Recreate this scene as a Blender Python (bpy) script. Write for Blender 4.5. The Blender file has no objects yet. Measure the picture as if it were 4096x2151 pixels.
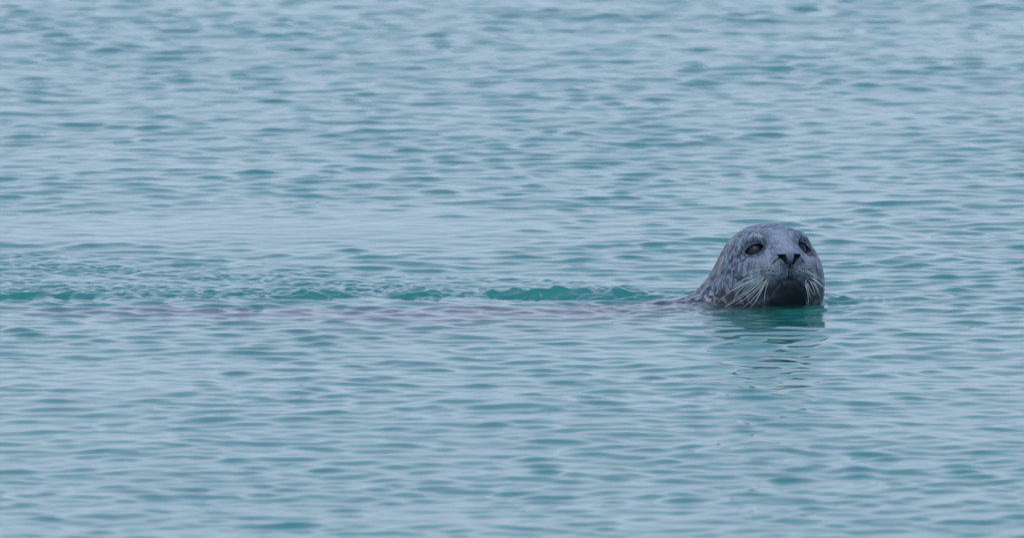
import bpy, math, random
import numpy as np
from mathutils import Vector

# ------------------------------------------------------------------ camera
scene = bpy.context.scene
col = scene.collection
PITCH = math.radians(5.6)
DIST = 45.0
AIM = Vector((0.0, 0.0, 0.0753))
cam_d = bpy.data.cameras.new('camera')
cam = bpy.data.objects.new('camera', cam_d)
col.objects.link(cam)
scene.camera = cam
cam_d.sensor_width = 36.0
cam_d.lens = 36.0 * DIST / 2.56
cam_d.clip_start = 0.5
cam_d.clip_end = 8000.0
back = Vector((0.0, -math.cos(PITCH), math.sin(PITCH)))
cam.location = AIM + back * DIST
cam.rotation_euler = (math.pi / 2 - PITCH, 0.0, 0.0)
cam_d.dof.use_dof = True
cam_d.dof.focus_distance = DIST - 0.05
cam_d.dof.aperture_fstop = 9.0

# ------------------------------------------------------------------ light
SUN_EL, SUN_AZ = math.radians(62.0), math.radians(205.0)   # azimuth from +Y, clockwise
world = bpy.data.worlds.new('World')
scene.world = world
world.use_nodes = True
nt = world.node_tree
nt.nodes.clear()
w_out = nt.nodes.new('ShaderNodeOutputWorld')
w_bg = nt.nodes.new('ShaderNodeBackground')
w_bg.inputs['Strength'].default_value = 0.1
sky = nt.nodes.new('ShaderNodeTexSky')
sky.sky_type = 'NISHITA'
sky.sun_disc = False
sky.sun_elevation = SUN_EL
sky.sun_rotation = SUN_AZ
sky.dust_density = 3.0
tc = nt.nodes.new('ShaderNodeTexCoord')
# the overcast: a nearly even grey-blue sheet of cloud, soft large patches all round
mp = nt.nodes.new('ShaderNodeMapping')
mp.inputs['Scale'].default_value = (1.2, 1.2, 4.0)
cl = nt.nodes.new('ShaderNodeTexNoise')
cl.inputs['Scale'].default_value = 2.2
cl.inputs['Detail'].default_value = 4.0
cr = nt.nodes.new('ShaderNodeValToRGB')
cr.color_ramp.elements[0].position = 0.32
cr.color_ramp.elements[0].color = (0.55, 0.675, 0.865, 1)
cr.color_ramp.elements[1].position = 0.68
cr.color_ramp.elements[1].color = (0.63, 0.72, 0.93, 1)
mul = nt.nodes.new('ShaderNodeVectorMath'); mul.operation = 'SCALE'
mul.inputs['Scale'].default_value = 12.3
mix = nt.nodes.new('ShaderNodeMix'); mix.data_type = 'RGBA'
mix.inputs['Factor'].default_value = 0.85
nt.links.new(tc.outputs['Generated'], mp.inputs['Vector'])
nt.links.new(mp.outputs['Vector'], cl.inputs['Vector'])
nt.links.new(cl.outputs['Fac'], cr.inputs['Fac'])
sep = nt.nodes.new('ShaderNodeSeparateXYZ')
nt.links.new(tc.outputs['Generated'], sep.inputs[0])
mr = nt.nodes.new('ShaderNodeMapRange'); mr.interpolation_type = 'SMOOTHSTEP'
mr.inputs['From Min'].default_value = 0.08; mr.inputs['From Max'].default_value = 0.55
nt.links.new(sep.outputs['Z'], mr.inputs['Value'])
hi = nt.nodes.new('ShaderNodeMix'); hi.data_type = 'RGBA'
hi.inputs['B'].default_value = (0.37, 0.49, 0.80, 1)
nt.links.new(mr.outputs['Result'], hi.inputs['Factor'])
nt.links.new(cr.outputs['Color'], hi.inputs['A'])
nt.links.new(hi.outputs['Result'], mul.inputs[0])
nt.links.new(sky.outputs['Color'], mix.inputs['A'])
nt.links.new(mul.outputs['Vector'], mix.inputs['B'])
nt.links.new(mix.outputs['Result'], w_bg.inputs['Color'])
nt.links.new(w_bg.outputs['Background'], w_out.inputs['Surface'])

sun_d = bpy.data.lights.new('sun', 'SUN')
sun_d.energy = 0.8
sun_d.angle = math.radians(35.0)
sun_d.color = (1.0, 0.97, 0.93)
sun = bpy.data.objects.new('sun', sun_d)
col.objects.link(sun)
sdir = Vector((math.sin(SUN_AZ) * math.cos(SUN_EL), math.cos(SUN_AZ) * math.cos(SUN_EL), math.sin(SUN_EL)))
sun.rotation_euler = sdir.to_track_quat('Z', 'Y').to_euler()
sun.location = sdir * 50

vs = scene.view_settings
vs.view_transform = 'Standard'
vs.look = 'None'
vs.exposure = 0.0
vs.gamma = 1.0
vs.use_curve_mapping = False
cy = scene.cycles
cy.max_bounces = 14
cy.volume_bounces = 6
cy.transmission_bounces = 8
cy.glossy_bounces = 4
cy.diffuse_bounces = 2
cy.use_denoising = True

# ------------------------------------------------------------------ helpers
def mesh_obj(name, verts, faces, mat=None, parent=None, smooth=True):
    me = bpy.data.meshes.new(name)
    verts = np.asarray(verts, dtype=np.float32)
    faces = np.asarray(faces, dtype=np.int32)
    nv, nf, k = len(verts), len(faces), faces.shape[1]
    me.vertices.add(nv)
    me.vertices.foreach_set('co', verts.ravel())
    me.loops.add(nf * k)
    me.loops.foreach_set('vertex_index', faces.ravel())
    me.polygons.add(nf)
    me.polygons.foreach_set('loop_start', np.arange(0, nf * k, k, dtype=np.int32))
    me.polygons.foreach_set('loop_total', np.full(nf, k, dtype=np.int32))
    me.polygons.foreach_set('use_smooth', np.full(nf, smooth))
    me.update(calc_edges=True)
    me.validate()
    if mat: me.materials.append(mat)
    o = bpy.data.objects.new(name, me)
    col.objects.link(o)
    if parent: o.parent = parent
    return o

def new_mat(name):
    m = bpy.data.materials.new(name)
    m.use_nodes = True
    m.node_tree.nodes.clear()
    return m, m.node_tree.nodes, m.node_tree.links

def _hash(ix, iy, iz, seed):
    h = (ix.astype(np.uint32) * np.uint32(374761393) + iy.astype(np.uint32) * np.uint32(668265263)
         + iz.astype(np.uint32) * np.uint32(2147483647) + np.uint32(seed * 974711 + 12345))
    h = (h ^ (h >> np.uint32(13))) * np.uint32(1274126177)
    h = h ^ (h >> np.uint32(16))
    return (h & np.uint32(0xffff)).astype(np.float32) / 65535.0

def vnoise(P, seed=0):
    """value noise 0..1 at points (N,3)"""
    i = np.floor(P).astype(np.int64); f = (P - i).astype(np.float32)
    f = f * f * f * (f * (f * 6 - 15) + 10)
    ix, iy, iz = i[:, 0], i[:, 1], i[:, 2]
    r = 0
    for a in (0, 1):
        wx = f[:, 0] if a else 1 - f[:, 0]
        for b in (0, 1):
            wy = f[:, 1] if b else 1 - f[:, 1]
            for c in (0, 1):
                wz = f[:, 2] if c else 1 - f[:, 2]
                r = r + wx * wy * wz * _hash(ix + a, iy + b, iz + c, seed)
    return r

def fbm(P, seed=0, octv=4, gain=0.5):
    s, a, t = 0, 1.0, 0
    for o in range(octv):
        s = s + a * vnoise(P * (2.03 ** o) + 17.3 * o, seed + o); t += a; a *= gain
    return s / t

def sstep(a, b, x):
    t = np.clip((x - a) / (b - a), 0, 1)
    return t * t * (3 - 2 * t)

# ------------------------------------------------------------------ the seal's shape
HC = np.array([0.644, 0.0, 0.0775], dtype=np.float32)      # centre of the skull
YAW, HPITCH, ROLL = math.radians(18.0), math.radians(14.6), math.radians(0.0)
fh = np.array([math.sin(YAW), -math.cos(YAW), 0.0])
rt = np.array([math.cos(YAW), math.sin(YAW), 0.0])
zz = np.array([0.0, 0.0, 1.0])
fw = math.cos(HPITCH) * fh + math.sin(HPITCH) * zz
up = -math.sin(HPITCH) * fh + math.cos(HPITCH) * zz
R = np.stack([rt, fw, up], axis=1).astype(np.float32)      # columns: local axes (x right, y forward, z up)
def to_local(P): return (P - HC) @ R
def to_world(L): return L @ R.T + HC

def ell(p, c, r):
    r = np.asarray(r, dtype=np.float32)
    q = p - np.asarray(c, dtype=np.float32)
    k0 = np.sqrt(((q / r) ** 2).sum(1)); k1 = np.sqrt(((q / (r * r)) ** 2).sum(1)) + 1e-9
    return k0 * (k0 - 1.0) / k1

def cap(p, a, b, ra, rb):
    a = np.asarray(a, dtype=np.float32); b = np.asarray(b, dtype=np.float32)
    ba = b - a; pa = p - a
    t = np.clip(pa @ ba / (ba @ ba), 0, 1)
    return np.sqrt(((pa - t[:, None] * ba) ** 2).sum(1)) - (ra + (rb - ra) * t)

def smin(a, b, k):
    h = np.maximum(k - np.abs(a - b), 0) / k
    return np.minimum(a, b) - h * h * k * 0.25
def smax(a, b, k): return -smin(-a, -b, k)

EYE = np.array([0.0532, 0.0615, 0.0300], dtype=np.float32)
EYE_R = 0.0262
EN = np.array([0.46, 0.86, 0.20]); EN = (EN / np.linalg.norm(EN)).astype(np.float32)
EU = np.array([-0.10, -0.17, 0.97]); EU = EU - EN * (EU @ EN); EU = (EU / np.linalg.norm(EU)).astype(np.float32)
ER = np.cross(EU, EN).astype(np.float32)
if ER[0] < 0: ER = -ER                                      # points outward

def eye_uv(m):
    q = m - EYE
    return q @ ER, q @ EU, q @ EN

def almond(u, v):
    """signed distance-like: <0 inside the eye opening"""
    r = 0.0285; off = 0.0150
    v2 = v - 0.001 + 0.15 * u
    a = np.sqrt(u * u + (v2 + off + 0.0012) ** 2) - r                # upper lid arc
    b = np.sqrt(u * u + (v2 - off - 0.001) ** 2) - (r + 0.001)
    return smax(a, b, 0.004)

def nostril(m):
    """V-shaped slits, wide on top, running down and inward; m is mirrored local"""
    # a tapered capsule-like wedge in the plane of the nose tip
    x, y, z = m[:, 0], m[:, 1], m[:, 2]
    zt, zb = 0.0085, -0.0170
    t = np.clip((z - zb) / (zt - zb), 0, 1)
    cx = 0.0074 + 0.0140 * t ** 1.1
    hw = 0.0026 + 0.0070 * t ** 0.95
    dx = np.abs(x - cx) - hw
    dz = np.abs(z - (zt + zb) / 2) - (zt - zb) / 2
    dd = smax(dx, dz, 0.003)
    dy = 0.143 - y                                           # deeper than this is solid
    return np.maximum(dd, dy)

def head_sdf(L):
    LL = L
    m = L.copy(); m[:, 0] = np.abs(m[:, 0])
    d = ell(m, (0, -0.012, 0.013), (0.1155, 0.125, 0.0995))
    d = smin(d, ell(m, (0, 0.052, -0.008), (0.085, 0.078, 0.072)), 0.05)
    d = smin(d, ell(m, (0.060, 0.020, -0.055), (0.066, 0.085, 0.082)), 0.05)    # cheeks
    d = smin(d, ell(m, (0, 0.098, 0.000), (0.034, 0.062, 0.033)), 0.035)        # bridge of the muzzle
    d = smin(d, ell(m, (0.030, 0.116, -0.030), (0.038, 0.040, 0.029)), 0.022)   # whisker pads
    d = smin(d, ell(m, (0.046, 0.093, -0.052), (0.030, 0.040, 0.037)), 0.022)
    d = smin(d, ell(m, (0, 0.140, -0.001), (0.033, 0.026, 0.021)), 0.014)          # nose
    d = smin(d, ell(m, (0.024, 0.146, 0.000), (0.013, 0.013, 0.015)), 0.008)    # nostril wings
    d = smin(d, ell(m, (0, 0.082, -0.078), (0.044, 0.050, 0.037)), 0.010)       # lower jaw
    d = smin(d, ell(m, (0, 0.030, -0.095), (0.090, 0.090, 0.090)), 0.045)       # throat
    # brow and eye region
    d = smin(d, ell(m, (0.050, 0.070, 0.056), (0.030, 0.030, 0.020)), 0.03)
    d = smin(d, ell(m, (0.042, 0.085, -0.004), (0.026, 0.030, 0.020)), 0.03)    # under the eye
    socket = np.sqrt(((m - (EYE + EN * 0.038)) ** 2).sum(1)) - 0.018
    d = smax(d, -socket, 0.034)
    u, v, w = eye_uv(m)
    lid = np.sqrt(u ** 2 + v ** 2 + w ** 2) - 0.0271
    d = smin(d, lid, 0.007)
    # fold above and below the lids
    al = almond(u, v)
    front = -w
    cut = np.maximum(al, front)
    d = smax(d, -cut, 0.0015)
    fold = np.abs(al - 0.0085) - 0.0006
    d = d + 0.0016 * np.exp(-(np.abs(al - 0.0080) / 0.0016) ** 2) * (w > 0) * sstep(0.002, -0.006, v)
    # nostrils and the cleft below the nose
    d = smax(d, -nostril(m), 0.003)
    wing = np.sqrt((m[:, 0] - 0.031) ** 2 + ((m[:, 2] + 0.008 + (m[:, 0] - 0.03) * -0.7)) ** 2)
    crease = np.abs((m[:, 2] + 0.004) + 0.75 * (m[:, 0] - 0.030)) - 0.0008
    cz = np.exp(-(crease.clip(0) / 0.0028) ** 2) * sstep(0.020, 0.027, m[:, 0]) * (1 - sstep(0.040, 0.047, m[:, 0])) * sstep(0.09, 0.11, m[:, 1])
    d = d + 0.0035 * cz
    cleft = np.exp(-(m[:, 0] / 0.0022) ** 2) * sstep(-0.052, -0.040, m[:, 2]) * (1 - sstep(-0.016, -0.008, m[:, 2])) * sstep(0.10, 0.12, m[:, 1])
    d = d + 0.005 * cleft
    # mouth line
    mz = -0.0510 - 17.0 * m[:, 0] ** 2
    mouth = np.exp(-((m[:, 2] - mz) / 0.0045) ** 2) * sstep(0.06, 0.085, m[:, 1]) * (1 - sstep(0.046, 0.058, m[:, 0]))
    d = d + 0.0025 * mouth
    # rows of little bumps on the whisker pads
    pad = np.exp(-(((m[:, 0] - 0.046) / 0.030) ** 2 + ((m[:, 2] + 0.030) / 0.022) ** 2)) * sstep(0.08, 0.10, m[:, 1])
    a1 = m[:, 0] * 0.80 - m[:, 2] * 0.60 + 0.0035 * np.sin(LL[:, 1] * 130 + m[:, 2] * 210); a2 = m[:, 0] * 0.60 + m[:, 2] * 0.80 + 0.0022 * np.sin(m[:, 0] * 260 + LL[:, 0] * 60)
    bumps = np.sin(a1 * 2 * np.pi / 0.0120 + 2.2 * np.sin(a2 * 90)) * np.sin(a2 * 2 * np.pi / 0.0086)
    d = d - 0.0016 * pad * bumps
    # ear hole
    er = m - np.array([0.1075, -0.004, 0.033], dtype=np.float32)
    ear = np.sqrt((er[:, 0]) ** 2 + (er[:, 1] / 1.0) ** 2 + (er[:, 2] / 2.6) ** 2) - 0.0042
    d = smax(d, -ear, 0.006)
    return d

def body_sdf(P):
    B = [((0.640, 0.030, 0.052), 0.100), ((0.590, 0.025, -0.040), 0.118), ((0.540, 0.010, -0.120), 0.135),
         ((0.400, -0.060, -0.168), 0.152), ((0.200, -0.170, -0.206), 0.185), ((-0.100, -0.270, -0.240), 0.215),
         ((-0.400, -0.290, -0.222), 0.202), ((-0.700, -0.250, -0.185), 0.160), ((-0.950, -0.200, -0.145), 0.110),
         ((-1.120, -0.160, -0.125), 0.065)]
    d = None
    for (a, ra), (b, rb) in zip(B[:-1], B[1:]):
        c = cap(P, a, b, ra, rb)
        d = c if d is None else smin(d, c, 0.06)
    for s in (-1, 1):                                         # hind and fore flippers
        f = cap(P, (-1.10, -0.160 + s * 0.03, -0.125), (-1.34, -0.160 + s * 0.10, -0.12), 0.034, 0.022)
        d = smin(d, f, 0.04)
        f = ell(P, (0.17, -0.18 + s * 0.215, -0.245), (0.085, 0.045, 0.016))
        d = smin(d, f, 0.03)
    return d

def seal_sdf(P):
    P = P.astype(np.float32)
    L = to_local(P)
    d = body_sdf(P)
    near = (np.abs(L) < 0.30).all(1)
    if near.any():
        hd = head_sdf(L[near])
        d[near] = smin(hd, d[near] + 0.0, 0.055)
        # the eye openings and nostrils must survive the blend with the neck: they lie far from it
    return d

def axis(segs):
    out = [segs[0][0]]
    for a, b, s0, s1 in segs:
        x = a
        while x < b - 1e-6:
            t = (x - a) / (b - a)
            x = min(b, x + s0 + (s1 - s0) * t)
            out.append(x)
    return np.array(out, dtype=np.float32)

def surface_nets(f, xs, ys, zs, stride=4):
    nx, ny, nz = len(xs), len(ys), len(zs)
    def pts(I, J, K): return np.stack([xs[I], ys[J], zs[K]], 1)
    ci = np.unique(np.append(np.arange(0, nx, stride), nx - 1))
    cj = np.unique(np.append(np.arange(0, ny, stride), ny - 1))
    ck = np.unique(np.append(np.arange(0, nz, stride), nz - 1))
    I, J, K = np.meshgrid(ci, cj, ck, indexing='ij')
    Dc = f(pts(I.ravel(), J.ravel(), K.ravel())).reshape(I.shape)
    D = Dc[np.minimum((np.arange(nx) + stride // 2) // stride, len(ci) - 1)][:, np.minimum((np.arange(ny) + stride // 2) // stride, len(cj) - 1)][:, :, np.minimum((np.arange(nz) + stride // 2) // stride, len(ck) - 1)].copy()
    gx, gy, gz = np.gradient(xs), np.gradient(ys), np.gradient(zs)
    diag = np.sqrt(gx[:, None, None] ** 2 + gy[None, :, None] ** 2 + gz[None, None, :] ** 2)
    band = np.abs(D) < diag * stride * 1.1 + 0.004
    idx = np.argwhere(band)
    for s in range(0, len(idx), 400000):
        q = idx[s:s + 400000]
        D[q[:, 0], q[:, 1], q[:, 2]] = f(pts(q[:, 0], q[:, 1], q[:, 2]))
    S = D < 0
    n = np.zeros((nx - 1, ny - 1, nz - 1), np.int8)
    for a in (0, 1):
        for b in (0, 1):
            for c in (0, 1):
                n += S[a:nx - 1 + a, b:ny - 1 + b, c:nz - 1 + c]
    act = (n > 0) & (n < 8)
    C = np.argwhere(act)
    vid = np.full(act.shape, -1, np.int32); vid[act] = np.arange(len(C))
    acc = np.zeros((len(C), 3)); cnt = np.zeros(len(C))
    ax = (xs, ys, zs)
    corners = [(a, b, c) for a in (0, 1) for b in (0, 1) for c in (0, 1)]
    for p in corners:
        for k in range(3):
            if p[k] == 0:
                q = list(p); q[k] = 1
                A = C + p; Bq = C + q
                da = D[A[:, 0], A[:, 1], A[:, 2]]; db = D[Bq[:, 0], Bq[:, 1], Bq[:, 2]]
                cr_ = (da < 0) != (db < 0)
                t = np.where(cr_, da / np.where(cr_, da - db, 1), 0)
                pa = np.stack([ax[i][A[:, i]] for i in range(3)], 1); pb = np.stack([ax[i][Bq[:, i]] for i in range(3)], 1)
                acc += np.where(cr_[:, None], pa + (pb - pa) * t[:, None], 0); cnt += cr_
    V = (acc / cnt[:, None]).astype(np.float32)
    F = []
    for k in range(3):
        i1, i2 = (k + 1) % 3, (k + 2) % 3
        sl0 = [slice(1, -1)] * 3; sl1 = [slice(1, -1)] * 3
        sl0[k] = slice(0, -1); sl1[k] = slice(1, None)
        a = S[tuple(sl0)]; b = S[tuple(sl1)]
        e = np.argwhere(a != b)
        off = np.array([1, 1, 1]); off[k] = 0
        base = e + off
        sgn = a[e[:, 0], e[:, 1], e[:, 2]]
        def vv(o1, o2):
            q = base.copy(); q[:, i1] += o1; q[:, i2] += o2
            return vid[q[:, 0], q[:, 1], q[:, 2]]
        quad = np.stack([vv(-1, -1), vv(0, -1), vv(0, 0), vv(-1, 0)], 1)
        quad[~sgn] = quad[~sgn][:, ::-1]
        F.append(quad)
    F = np.concatenate(F)
    F = F[(F >= 0).all(1)]
    return V, F

def sdf_grad(f, V, e):
    g = np.zeros_like(V)
    for k in range(3):
        d = np.zeros(3, dtype=np.float32); d[k] = e
        g[:, k] = f(V + d) - f(V - d)
    return g / (2 * e)

xs = axis([(-1.42, -0.2, 0.016, 0.012), (-0.2, 0.42, 0.012, 0.0035), (0.42, 0.48, 0.0035, 0.0017), (0.48, 0.82, 0.0017, 0.0017), (0.82, 0.86, 0.0017, 0.006)])
ys = axis([(-0.55, -0.20, 0.012, 0.0017), (-0.20, 0.06, 0.0017, 0.0017), (0.06, 0.20, 0.0017, 0.01)])
zs = axis([(-0.46, -0.08, 0.016, 0.004), (-0.08, -0.03, 0.004, 0.0017), (-0.03, 0.21, 0.0017, 0.0017)])
V, F = surface_nets(seal_sdf, xs, ys, zs)
for _ in range(2):                                            # pull vertices onto the exact surface
    d = seal_sdf(V); g = sdf_grad(seal_sdf, V, 0.0006)
    gg = (g * g).sum(1)
    V = V - g * (np.clip(d, -0.003, 0.003) / np.maximum(gg, 0.3))[:, None]
print('seal verts', len(V))

# ------------------------------------------------------------------ the seal's coat: pigment per vertex, some shade and highlights painted in
L = to_local(V)
LL = L
m = L.copy(); m[:, 0] = np.abs(m[:, 0])
base = np.array([0.096, 0.130, 0.168])
dark = np.array([0.026, 0.035, 0.050])
pale = np.array([0.300, 0.345, 0.400])
tan = np.array([0.300, 0.275, 0.275])
black = np.array([0.010, 0.012, 0.018])
n1 = fbm(L * np.array([62, 62, 48.]), 3, 5)
n2 = fbm(L * np.array([150, 150, 80.]), 11, 3)
flow = np.stack([L[:, 0] + 0.55 * V[:, 2], L[:, 1], (V[:, 2] - 0.6 * V[:, 0]) * 0.38], 1)
n3 = fbm(flow * 95, 21, 3)
n4 = fbm(L * 16, 31, 3)
def mixc(c, t, w): return c + (t - c) * np.clip(w, 0, 1)[:, None]
c = np.tile(base, (len(V), 1))
c = mixc(c, dark, sstep(0.48, 0.57, n1) * 0.80)
c = mixc(c, pale, sstep(0.51, 0.58, n2) * 0.65)
# neck and flanks: blotched, tan and dark flecks lying along the fur
facem = sstep(0.055, 0.085, L[:, 1]) * sstep(-0.075, -0.05, L[:, 2]) * 1.0
neck = sstep(0.03, -0.03, L[:, 1]) * 1.0
neck = np.maximum(neck, sstep(-0.03, -0.07, L[:, 2]) * (1 - facem))
c = mixc(c, tan * 1.1, neck * sstep(0.52, 0.58, n3))
c = mixc(c, dark, neck * sstep(0.47, 0.38, n3) * 0.85)
c = mixc(c, dark, neck * sstep(0.52, 0.62, n4) * 0.45)
# face lighter: pale brow arcs and cheeks; highlights painted on brow, bridge, under eyes
u, v, w = eye_uv(m)
ring = np.sqrt(u * u + (v * 1.15) ** 2)
brow = np.exp(-((ring - 0.040) / 0.0055) ** 2) * sstep(0.0, 0.022, v + 0.25 * u) * (w > -0.03)
c = mixc(c, pale * 1.1, brow * sstep(0.42, 0.60, n1 * 0.5 + n2 * 0.5) * 0.9)
bridge = np.exp(-(m[:, 0] / 0.030) ** 2) * sstep(0.05, 0.10, L[:, 1]) * sstep(-0.01, 0.02, L[:, 2])
c = mixc(c, pale * 1.1, bridge * (0.5 + 0.5 * n2))
c = mixc(c, pale, np.exp(-(((m[:, 0] - 0.060) / 0.024) ** 2 + ((m[:, 2] - 0.000) / 0.016) ** 2)) * sstep(0.02, 0.06, L[:, 1]) * 0.75)
# muzzle pads: warm grey, dark dots in rows
pad = np.exp(-(((m[:, 0] - 0.044) / 0.026) ** 2 + ((m[:, 2] + 0.028) / 0.020) ** 2)) * sstep(0.07, 0.10, L[:, 1])
c = mixc(c, np.array([0.26, 0.26, 0.28]), pad * 0.8)
a1 = m[:, 0] * 0.80 - m[:, 2] * 0.60 + 0.0035 * np.sin(LL[:, 1] * 130 + m[:, 2] * 210); a2 = m[:, 0] * 0.60 + m[:, 2] * 0.80 + 0.0022 * np.sin(m[:, 0] * 260 + LL[:, 0] * 60)
dots = sstep(0.45, 0.85, -np.sin(a1 * 2 * np.pi / 0.0120 + 2.2 * np.sin(a2 * 90)) * np.sin(a2 * 2 * np.pi / 0.0086))
c = mixc(c, black * 2, pad * dots * 1.6)
# dark around the eyes, black rims
al = almond(u, v)
fr = (w > 0.0)
c = mixc(c, dark, np.exp(-(np.maximum(al, 0) / 0.0115) ** 2) * fr * 0.50)
c = mixc(c, black, (1 - sstep(0.0010, 0.0024, al)) * fr * np.where(v > 0.0, 1.0, 0.7))
c = mixc(c, black * 2, np.exp(-((al - 0.0080) / 0.0014) ** 2) * fr * sstep(0.002, -0.006, v) * 0.8)
# dark nose leather inside the nostrils
ns = nostril(m)
c = mixc(c, black, (1 - sstep(0.0006, 0.0024, ns)) * sstep(0.12, 0.13, L[:, 1]))
nose = np.exp(-((m[:, 0] / 0.028) ** 4 + ((m[:, 2] + 0.0) / 0.020) ** 4)) * sstep(0.135, 0.150, L[:, 1])
c = mixc(c, np.array([0.125, 0.150, 0.195]), nose * 0.6)
# chin, lips and throat: dark wet fur, shade of the jaw's underside painted in
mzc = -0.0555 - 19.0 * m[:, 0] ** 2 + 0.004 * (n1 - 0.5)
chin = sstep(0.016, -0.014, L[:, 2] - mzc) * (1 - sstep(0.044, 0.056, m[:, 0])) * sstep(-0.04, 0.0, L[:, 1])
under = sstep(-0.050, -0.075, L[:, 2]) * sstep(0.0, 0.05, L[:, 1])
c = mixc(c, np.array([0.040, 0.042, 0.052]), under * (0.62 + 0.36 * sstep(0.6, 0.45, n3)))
lips = np.exp(-(((m[:, 0] - 0.044) / 0.027) ** 2 + ((m[:, 2] + 0.074) / 0.015) ** 2)) * sstep(0.03, 0.06, L[:, 1])
c = mixc(c, np.array([0.034, 0.038, 0.046]), lips * 0.9)
c = mixc(c, np.array([0.040, 0.045, 0.055]), np.exp(-((m[:, 0] / 0.030) ** 2 + ((m[:, 2] + 0.052) / 0.008) ** 2)) * sstep(0.08, 0.10, L[:, 1]) * 0.7)
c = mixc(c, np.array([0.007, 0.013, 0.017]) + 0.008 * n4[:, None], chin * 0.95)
c = mixc(c, np.array([0.060, 0.080, 0.095]), np.exp(-(((L[:, 0] + 0.040) / 0.012) ** 2 + ((L[:, 2] + 0.088) / 0.010) ** 2)) * sstep(0.03, 0.06, L[:, 1]) * 0.7)  # lit bulge of the left lower lip, its light painted on
# ear hole: reddish slit, tan below
er = m - np.array([0.1075, -0.004, 0.033])
es = np.sqrt(er[:, 0] ** 2 + er[:, 1] ** 2 + (er[:, 2] / 2.6) ** 2)
c = mixc(c, tan * 1.15, np.exp(-((er[:, 1] - 0.006) / 0.009) ** 2 - ((er[:, 2] + 0.022) / 0.020) ** 2) * (es < 0.05) * 0.75)
c = mixc(c, np.array([0.045, 0.030, 0.035]), 1 - sstep(0.0045, 0.0065, es))
c = mixc(c, np.array([0.20, 0.185, 0.225]), sstep(0.22, -0.05, V[:, 0]) * 0.75)
c = mixc(c, np.array([0.36, 0.33, 0.38]), sstep(-0.07, -0.16, V[:, 2]) * sstep(0.5, 0.3, V[:, 0]) * 0.8)      # paler mauve-grey flank and belly
c = np.clip(c, 0.004, 0.6)
wet = 1 - 0.85 * np.clip(chin + (1 - sstep(0.0006, 0.0030, ns)) * sstep(0.12, 0.13, L[:, 1]) + (1 - sstep(0.0010, 0.0028, al)) * fr, 0, 1)  # sheen weight, lowered over the chin's painted shade, nostrils and lid rims

mat_coat, N, K = new_mat('wet_fur')
o_ = N.new('ShaderNodeOutputMaterial'); b_ = N.new('ShaderNodeBsdfPrincipled')
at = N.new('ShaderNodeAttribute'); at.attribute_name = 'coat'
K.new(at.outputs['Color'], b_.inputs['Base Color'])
txc = N.new('ShaderNodeTexCoord')
mp2 = N.new('ShaderNodeMapping'); mp2.inputs['Rotation'].default_value = (0, math.radians(-40), 0); mp2.inputs['Scale'].default_value = (1.0, 1.0, 0.22)
K.new(txc.outputs['Object'], mp2.inputs['Vector'])
f1 = N.new('ShaderNodeTexNoise'); f1.inputs['Scale'].default_value = 420; f1.inputs['Detail'].default_value = 3
K.new(mp2.outputs['Vector'], f1.inputs['Vector'])
bp = N.new('ShaderNodeBump'); bp.inputs['Strength'].default_value = 0.3; bp.inputs['Distance'].default_value = 0.002
K.new(f1.outputs['Fac'], bp.inputs['Height'])
f3 = N.new('ShaderNodeTexNoise'); f3.inputs['Scale'].default_value = 130; f3.inputs['Detail'].default_value = 3; f3.inputs['Roughness'].default_value = 0.6
K.new(mp2.outputs['Vector'], f3.inputs['Vector'])
bq = N.new('ShaderNodeBump'); bq.inputs['Strength'].default_value = 0.55; bq.inputs['Distance'].default_value = 0.004
K.new(f3.outputs['Fac'], bq.inputs['Height']); K.new(bp.outputs['Normal'], bq.inputs['Normal'])
K.new(bq.outputs['Normal'], b_.inputs['Normal'])
f2 = N.new('ShaderNodeTexNoise'); f2.inputs['Scale'].default_value = 60; f2.inputs['Detail'].default_value = 4
K.new(mp2.outputs['Vector'], f2.inputs['Vector'])
rr = N.new('ShaderNodeMapRange'); rr.inputs['From Min'].default_value = 0.42; rr.inputs['From Max'].default_value = 0.60; rr.inputs['To Min'].default_value = 0.22; rr.inputs['To Max'].default_value = 0.60
K.new(f2.outputs['Fac'], rr.inputs['Value']); K.new(rr.outputs['Result'], b_.inputs['Roughness'])
b_.inputs['IOR'].default_value = 1.36
b_.inputs['Specular IOR Level'].default_value = 0.4
wm = N.new('ShaderNodeMath'); wm.operation = 'MULTIPLY'; wm.inputs[1].default_value = 0.42
K.new(at.outputs['Alpha'], wm.inputs[0]); K.new(wm.outputs[0], b_.inputs['Specular IOR Level'])
K.new(b_.outputs['BSDF'], o_.inputs['Surface'])

root = bpy.data.objects.new('harbour_seal', None)
col.objects.link(root)
ROOT = np.array([0.62, 0.0, 0.0], dtype=np.float32)
root.location = ROOT.tolist()
root['label'] = 'grey mottled seal with long pale whiskers, head raised out of the teal water'
root['category'] = 'seal'
body = mesh_obj('body', V - ROOT, F, mat_coat, root)
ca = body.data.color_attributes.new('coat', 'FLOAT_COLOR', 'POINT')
ca.data.foreach_set('color', np.concatenate([c, wet[:, None]], 1).astype(np.float32).ravel())

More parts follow.
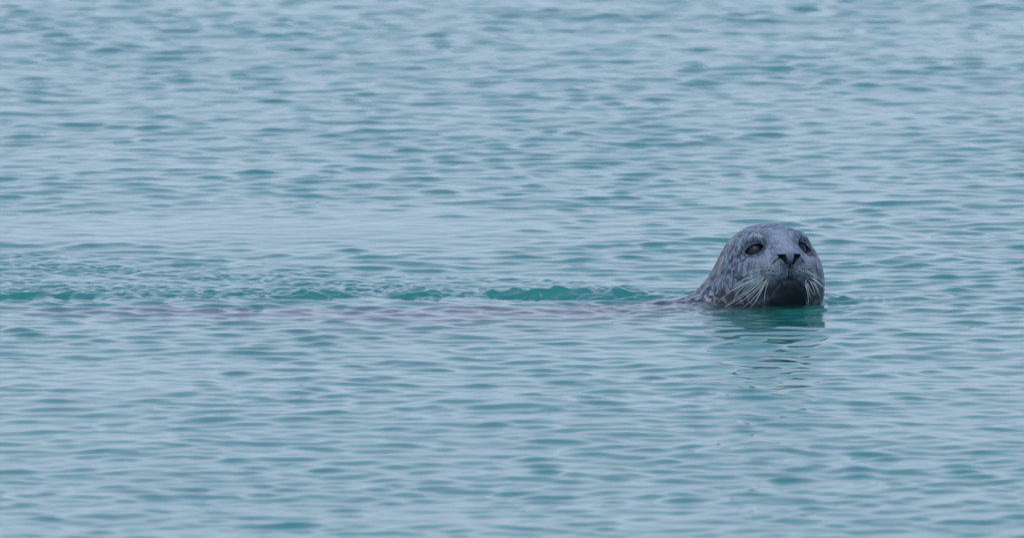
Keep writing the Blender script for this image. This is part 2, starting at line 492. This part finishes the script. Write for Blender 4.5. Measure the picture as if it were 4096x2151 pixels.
# eyes: dark glossy balls behind the lids
mat_eye, N, K = new_mat('dark_eye')
o_ = N.new('ShaderNodeOutputMaterial'); b_ = N.new('ShaderNodeBsdfPrincipled')
b_.inputs['Base Color'].default_value = (0.012, 0.017, 0.027, 1)
b_.inputs['Roughness'].default_value = 0.30
b_.inputs['Specular IOR Level'].default_value = 0.26
K.new(b_.outputs['BSDF'], o_.inputs['Surface'])
def uv_sphere(c0, r, nu=40, nv=24):
    vs_, fs_ = [], []
    for j in range(nv + 1):
        ph = math.pi * j / nv
        for i in range(nu):
            th = 2 * math.pi * i / nu
            vs_.append((c0[0] + r * math.sin(ph) * math.cos(th), c0[1] + r * math.sin(ph) * math.sin(th), c0[2] + r * math.cos(ph)))
    for j in range(nv):
        for i in range(nu):
            fs_.append((j * nu + i, (j + 1) * nu + i, (j + 1) * nu + (i + 1) % nu, j * nu + (i + 1) % nu))
    return vs_, fs_
for s in (-1, 1):
    e = to_world((EYE * np.array([s, 1, 1], dtype=np.float32))[None])[0] - ROOT
    vv_, ff_ = uv_sphere(e, EYE_R)
    mesh_obj('eye', vv_, ff_, mat_eye, root)

# whiskers
mat_wh, N, K = new_mat('whisker_hair')
o_ = N.new('ShaderNodeOutputMaterial'); b_ = N.new('ShaderNodeBsdfPrincipled')
b_.inputs['Base Color'].default_value = (0.58, 0.65, 0.62, 1)
b_.inputs['Roughness'].default_value = 0.35
K.new(b_.outputs['BSDF'], o_.inputs['Surface'])

fwd = np.array([0, math.cos(PITCH), -math.sin(PITCH)]); vup = np.array([0, math.sin(PITCH), math.cos(PITCH)])
CAMP = np.array(cam.location)
def meas(px, py, depth):
    """world point measured off the photograph (4096 px wide) at a distance from the lens"""
    x = (px - 2048) / 4096 * 2.56 / DIST * depth; y = (1075.5 - py) / 4096 * 2.56 / DIST * depth
    return CAMP + np.array([1, 0, 0]) * x + vup * y + fwd * depth
def hit(px, py):
    a = DIST - 0.30
    for _ in range(90):
        p = meas(px, py, a)
        d = float(seal_sdf(p[None].astype(np.float32))[0])
        if d < 0.0004: return a
        a += max(d * 0.7, 0.0004)
        if a > DIST + 0.2: break
    return DIST - 0.08
def tube(pts, r0, r1, n=6):
    pts = np.asarray(pts); T = np.gradient(pts, axis=0); T /= np.linalg.norm(T, axis=1)[:, None]
    vs_, fs_ = [], []
    ref = np.array([0.3, 0.9, 0.2])
    for i, (p, t) in enumerate(zip(pts, T)):
        a = np.cross(t, ref); a /= np.linalg.norm(a); b = np.cross(t, a)
        r = r0 + (r1 - r0) * (i / (len(pts) - 1)) ** 1.3
        for k in range(n):
            th = 2 * math.pi * k / n
            vs_.append(p + r * (a * math.cos(th) + b * math.sin(th)))
    for i in range(len(pts) - 1):
        for k in range(n):
            fs_.append((i * n + k, i * n + (k + 1) % n, (i + 1) * n + (k + 1) % n, (i + 1) * n + k))
    return vs_, fs_
# (root, bend, tip) as seen in an enlargement of the photograph
WH = [((660, 740), (470, 735), (370, 832)), ((610, 795), (280, 850), (155, 1062)), ((560, 868), (270, 965), (0, 1205)),
      ((655, 845), (400, 950), (175, 1058)), ((575, 872), (235, 985), (212, 1222)), ((610, 885), (370, 1065), (40, 1310)),
      ((650, 870), (400, 965), (320, 1112)), ((672, 850), (460, 1110), (95, 1305)), ((650, 915), (470, 1115), (235, 1275)),
      ((655, 960), (560, 1120), (325, 1315)), ((705, 880), (625, 1110), (465, 1312)), ((690, 905), (545, 1060), (420, 1215)),
      ((725, 930), (668, 1050), (662, 1200)), ((565, 925), (450, 985), (415, 1052)), ((600, 760), (500, 770), (420, 820)),
      ((640, 900), (540, 960), (400, 1150)), ((700, 930), (650, 1040), (540, 1230)), ((630, 830), (520, 850), (430, 885)),
      ((480, 880), (310, 880), (320, 950)), ((615, 925), (480, 1010), (300, 1130)),
      ((1285, 890), (1320, 980), (1325, 1240)), ((1275, 960), (1300, 1060), (1315, 1235)), ((1310, 940), (1350, 1080), (1390, 1185)),
      ((1365, 915), (1440, 1010), (1490, 1112)), ((1350, 850), (1500, 910), (1620, 1060)), ((1290, 780), (1500, 820), (1610, 960)),
      ((1375, 865), (1520, 940), (1650, 1110)), ((1320, 950), (1375, 1060), (1402, 1115)), ((1390, 930), (1460, 1020), (1490, 1150)),
      ((1260, 745), (1420, 770), (1560, 900)), ((1340, 900), (1400, 990), (1440, 1120))]
rng = random.Random(4)
def crop2(p): return (2880 + p[0] / 3.759, 880 + p[1] / 3.759)
for rp, bpnt, tp in WH:
    (x0, y0), (x1, y1), (x2, y2) = crop2(rp), crop2(bpnt), crop2(tp)
    d0 = hit(x0, y0) + 0.002
    A = meas(x0, y0, d0); out = rng.uniform(0.012, 0.030)
    x1 += rng.uniform(-9, 9); y1 += rng.uniform(-6, 12); x2 += rng.uniform(-6, 6)
    B_ = meas(x1, y1, min(d0, hit(x1, y1)) - out); C_ = meas(x2, y2, min(d0, hit(x2, y2)) - out * 0.8)
    t = np.linspace(0, 1, 18)[:, None]
    pts = (1 - t) ** 2 * A + 2 * t * (1 - t) * B_ + t * t * C_
    vv_, ff_ = tube(pts - ROOT, 0.00078, 0.00030)
    mesh_obj('whisker', vv_, ff_, mat_wh, root)
for rp, bpnt, tp in [((624, 162), (560, 90), (482, 0)), ((570, 178), (520, 140), (468, 108))]:
    (x0, y0), (x1, y1), (x2, y2) = crop2(rp), crop2(bpnt), crop2(tp)
    d0 = hit(x0, y0) + 0.001
    t = np.linspace(0, 1, 12)[:, None]
    pts = (1 - t) ** 2 * meas(x0, y0, d0) + 2 * t * (1 - t) * meas(x1, y1, d0 - 0.01) + t * t * meas(x2, y2, d0 - 0.012)
    vv_, ff_ = tube(pts - ROOT, 0.0008, 0.0004)
    mesh_obj('brow_hair', vv_, ff_, mat_wh, root)

# ------------------------------------------------------------------ water
def grow(a, step, far, g=1.05):
    out = []; x = a
    while x < far:
        step *= g; x += step; out.append(x)
    return out
fx = np.arange(-1.62, 1.62 + 1e-6, 0.0042)
fy = np.concatenate([np.arange(-6.4, -1.0, 0.0125), np.arange(-1.0, 1.6, 0.0062), np.arange(1.6, 9.0, 0.0135)])
ox = np.array(grow(1.62, 0.0042, 2500.0)); oyp = np.array(grow(fy[-1], 0.0135, 4000.0)); oyn = np.array(grow(6.4, 0.0125, 90.0))
WX = np.concatenate([-ox[::-1], fx, ox]); WY = np.concatenate([-oyn[::-1], fy, oyp])
NXW, NYW = len(WX), len(WY)
X, Y = np.meshgrid(WX.astype(np.float32), WY.astype(np.float32))
SX = np.gradient(WX).astype(np.float32)[None, :]; SY = np.gradient(WY).astype(np.float32)[:, None]

def py_to_y(py): return (1195 - py) / 1600 / math.sin(PITCH)
rs = np.random.RandomState(7)
# slow warps so the ripples never line up into a pattern
H = np.zeros_like(X)
inner = (np.abs(X) < 60) & (np.abs(Y) < 60)

def waves(n, lmin, lmax, slope, spread, main=math.pi / 2, seed=1, lp=0.0):
    r = np.random.RandomState(seed)
    lam = np.exp(r.uniform(math.log(lmin), math.log(lmax), n))
    th = main + r.normal(0, spread, n)
    ph = r.uniform(0, 2 * math.pi, n)
    k = 2 * math.pi / lam
    wgt = (lam / lmax) ** lp
    s = slope * wgt / math.sqrt((wgt ** 2).sum() / 2)         # total rms slope = slope
    h = np.zeros_like(X)
    for i in range(n):
        kx, ky = k[i] * math.cos(th[i]), k[i] * math.sin(th[i])
        fade = np.clip(lam[i] / 2.5 / np.maximum(SX * abs(math.cos(th[i])) + SY * abs(math.sin(th[i])), 1e-6) - 0.5, 0, 1).astype(np.float32)
        h += fade * np.float32(s[i] / k[i]) * np.sin((kx * X + ky * Y + ph[i]).astype(np.float32))
    return h

swell = waves(14, 0.9, 4.0, 0.012, 0.5, seed=3)
mid = waves(60, 0.16, 0.60, 0.033, 0.6, seed=5)
rip = waves(90, 0.068, 0.170, 0.058, 0.50, main=math.pi / 2 + 0.36, seed=9) + waves(90, 0.068, 0.170, 0.053, 0.50, main=math.pi / 2 - 0.42, seed=10)
sg = float(rip[500:900, 900:1300].std())
rip = rip + 0.06 * (rip * rip - sg * sg) / sg                    # peaked crests, flat troughs
fine = waves(50, 0.04, 0.07, 0.012, 0.8, seed=12)
# patches of rougher and calmer water
gust = 0.97 + 0.22 * (waves(16, 0.8, 3.0, 1.0, 1.2, seed=21) / 0.22).clip(-1, 1) * 0.5

# calm slick beyond the seal's wake
calm = np.exp(-(((X + 0.62) / 0.72) ** 4 + ((Y - py_to_y(930)) / 0.62) ** 2))
Yedge = np.interp(WX, [-1.7, -1.28, -0.6, -0.35, 0.15, 0.35, 0.45], [1.6, 1.35, 0.92, 0.75, 0.55, 0.18, 0.0])[None, :].astype(np.float32)
wake = sstep(-0.02, 0.05, Y) * (1 - sstep(Yedge * 0.75, Yedge * 1.05 + 0.02, Y)) * (X < 0.46) * sstep(-4.0, -1.8, X)
damp = (1 - 0.68 * calm) * (1 - 0.45 * wake)
# right over the back the water runs thin and rounded
H += swell + (mid * 0.9 * gust + rip * gust + fine) * damp
del mid, fine
chopbig = waves(50, 0.045, 0.12, 0.10, 0.9, seed=31)
chop = waves(60, 0.020, 0.050, 0.18, 1.1, seed=33)
H += wake * (0.8 * chopbig + chop * (0.55 + 0.45 * np.sin(X * 9 + 2 * np.sin(Y * 14))))
# left end of the wake: stronger heaped wavelets
lw = np.exp(-(((X + 1.1) / 0.30) ** 2 + ((Y - 0.0) / 0.13) ** 2))
H += lw * chopbig * 1.1
nb_ = np.exp(-(((X - 0.27) / 0.17) ** 2 + ((Y + 0.07) / 0.10) ** 2))
H += nb_ * (chop * 0.35 + chopbig * 0.5 - 0.006)
bk = np.exp(-((Y + 0.22) / 0.22) ** 2) * sstep(-1.5, -1.0, X) * (1 - sstep(0.38, 0.5, X))
H += bk * (chopbig * 0.65 + chop * 0.10)
hd = np.exp(-(((X - 0.62) / 0.24) ** 2 + ((Y + 0.22) / 0.17) ** 2))
H += hd * (chopbig * 0.85 + chop * 0.22)
# the steep green face beyond the back and the hollow in front of it
wob = waves(40, 0.05, 0.25, 1.0, 1.2, seed=41); wob = wob / wob.std()
wob2 = waves(40, 0.03, 0.09, 1.0, 1.4, seed=43); wob2 = wob2 / wob2.std()
yc = 0.115 + 0.010 * np.sin(X * 7.0) + 0.012 * np.sin(X * 17.0 + 1.0) + 0.013 * wob + 0.006 * wob2
amp = (np.interp(WX, [-1.9, -1.4, -1.2, -1.0, -0.85, -0.7, -0.6, -0.42, -0.38, -0.22, -0.15, -0.08, 0.05, 0.15, 0.24, 0.34, 0.42], [0.0, 0.011, 0.013, 0.006, 0.001, 0.003, 0.009, 0.013, 0.006, 0.012, 0.002, 0.011, 0.017, 0.020, 0.017, 0.008, 0.0]))[None, :].astype(np.float32)
amp = 0.80 * amp * (1 + 0.30 * np.sin(X * 23 + 0.5) + 0.22 * wob + 0.12 * wob2)
face = np.exp(-((Y - yc) / np.where(Y > yc, 0.085, 0.036)) ** 2) - 0.55 * np.exp(-((Y - yc + 0.085) / 0.045) ** 2)
H += amp * face
H += chop * 0.9 * np.exp(-((Y - 0.20) / 0.10) ** 2) * sstep(-1.5, -0.9, X) * (1 - sstep(0.30, 0.42, X))
# swell over the back
backm = np.interp(WX, [-1.5, -1.0, -0.4, 0.1, 0.40, 0.50], [0, 0.3, 0.7, 1.0, 1.0, 0.0])[None, :].astype(np.float32)
H += 0.003 * backm * np.exp(-((Y + 0.03) / 0.07) ** 2)
# shoulder wave to the right of the chin
H += (0.010 + 0.003 * wob + 0.002 * wob2) * np.exp(-(((X - 0.825 - 0.25 * (Y - 0.03)) / 0.050) ** 2)) * (np.exp(-((Y - 0.03) / 0.035) ** 2) - 0.8 * np.exp(-((Y + 0.05) / 0.045) ** 2))
# fine capillary fans around the head and scattered elsewhere
rr_ = np.sqrt((X - 0.66) ** 2 + (Y + 0.02) ** 2)
H += 0.0009 * np.sin(2 * math.pi * (rr_ + 0.01 * np.sin(X * 20)) / 0.026) * np.exp(-((rr_ - 0.24) / 0.09) ** 2) * (0.5 + 0.5 * np.sin(np.arctan2(Y, X - 0.66) * 5 + 1))
for i in range(60):
    px, pyy = rs.uniform(-1.35, 1.45), rs.uniform(-2.2, 3.5)
    if i < 14: px, pyy = rs.uniform(0.75, 1.2), rs.uniform(-0.3, 0.45)
    lam = rs.uniform(0.013, 0.022); th = math.pi / 2 + rs.normal(0, 0.55)
    sxx, syy = rs.uniform(0.03, 0.07), rs.uniform(0.03, 0.06)
    jx = slice(np.searchsorted(WX, px - 3 * sxx), np.searchsorted(WX, px + 3 * sxx)); jy = slice(np.searchsorted(WY, pyy - 3 * syy), np.searchsorted(WY, pyy + 3 * syy))
    xx, yy = X[jy, jx], Y[jy, jx]
    H[jy, jx] += 0.00028 * np.sin(2 * math.pi * ((xx - px) * math.cos(th) + (yy - pyy) * math.sin(th)) / lam) * np.exp(-((xx - px) / sxx) ** 2 - ((yy - pyy) / syy) ** 2)
# calm film in front of the chin
H *= (1 - 0.12 * np.exp(-(((X - 0.68) / 0.13) ** 2 + ((Y + 0.13) / 0.09) ** 2)))
gx0, gx1 = np.searchsorted(WX, 0.20), np.searchsorted(WX, 1.10); gy0, gy1 = np.searchsorted(WY, -0.48), np.searchsorted(WY, 0.42)
xs_, ys_ = X[gy0:gy1, gx0:gx1], Y[gy0:gy1, gx0:gx1]
dw = seal_sdf(np.stack([xs_.ravel(), ys_.ravel(), np.full(xs_.size, 0.004)], 1)).reshape(xs_.shape)
dw = np.maximum(dw, 0)
brk = 0.5 + 0.5 * np.sin(xs_ * 31 + 2 * np.sin(ys_ * 23))
H[gy0:gy1, gx0:gx1] += (0.0050 * np.exp(-dw / 0.008) + 0.0015 * np.sin(2 * math.pi * dw / 0.028 + 0.6 * np.sin(xs_ * 40)) * np.exp(-dw / 0.07) * sstep(0, 0.01, dw) * (0.3 + brk))
# the back near the neck all but breaks the surface
H = H.astype(np.float32)

top = np.stack([X.ravel(), Y.ravel(), H.ravel()], 1)
ii = np.arange(NXW * NYW, dtype=np.int32).reshape(NYW, NXW)
Q = np.stack([ii[:-1, :-1].ravel(), ii[:-1, 1:].ravel(), ii[1:, 1:].ravel(), ii[1:, :-1].ravel()], 1)
# closed body of water: skirt and bottom, fanned as quads
rim = np.concatenate([ii[0, :], ii[1:, -1], ii[-1, -2::-1], ii[-2:0:-1, 0]])
nb = len(rim); off = len(top)
low = top[rim].copy(); low[:, 2] = -12.0
cen = np.array([[0, 900.0, -12.0]], dtype=np.float32)
r2 = np.roll(np.arange(nb), -1)
SK = np.stack([off + np.arange(nb), off + r2, rim[r2], rim], 1)
nbh = nb - (nb % 2)
BT = np.array([[off + (i + 2) % nb, off + i + 1, off + i, off + nb] for i in range(0, nbh, 2)], dtype=np.int32)
if nb % 2: BT = np.concatenate([BT, np.array([[off, off + nb - 1, off + nb - 1, off + nb]], dtype=np.int32)[:0]])
verts = np.concatenate([top, low, cen])
faces = np.concatenate([Q, SK, BT]).astype(np.int32)

mat_w, N, K = new_mat('sea_water')
o_ = N.new('ShaderNodeOutputMaterial')
g_ = N.new('ShaderNodeBsdfGlass'); g_.inputs['IOR'].default_value = 1.333; g_.inputs['Roughness'].default_value = 0.03
sc_ = N.new('ShaderNodeVolumeScatter'); sc_.inputs['Color'].default_value = (0.24, 0.96, 0.86, 1); sc_.inputs['Density'].default_value = 3.2
ab_ = N.new('ShaderNodeVolumeAbsorption'); ab_.inputs['Color'].default_value = (0.0, 0.865, 0.79, 1); ab_.inputs['Density'].default_value = 4.0
ad_ = N.new('ShaderNodeAddShader')
K.new(g_.outputs['BSDF'], o_.inputs['Surface'])
K.new(sc_.outputs['Volume'], ad_.inputs[0]); K.new(ab_.outputs['Volume'], ad_.inputs[1])
K.new(ad_.outputs['Shader'], o_.inputs['Volume'])
water = mesh_obj('water', verts, faces, mat_w)
water['kind'] = 'structure'
print('water verts', len(verts))
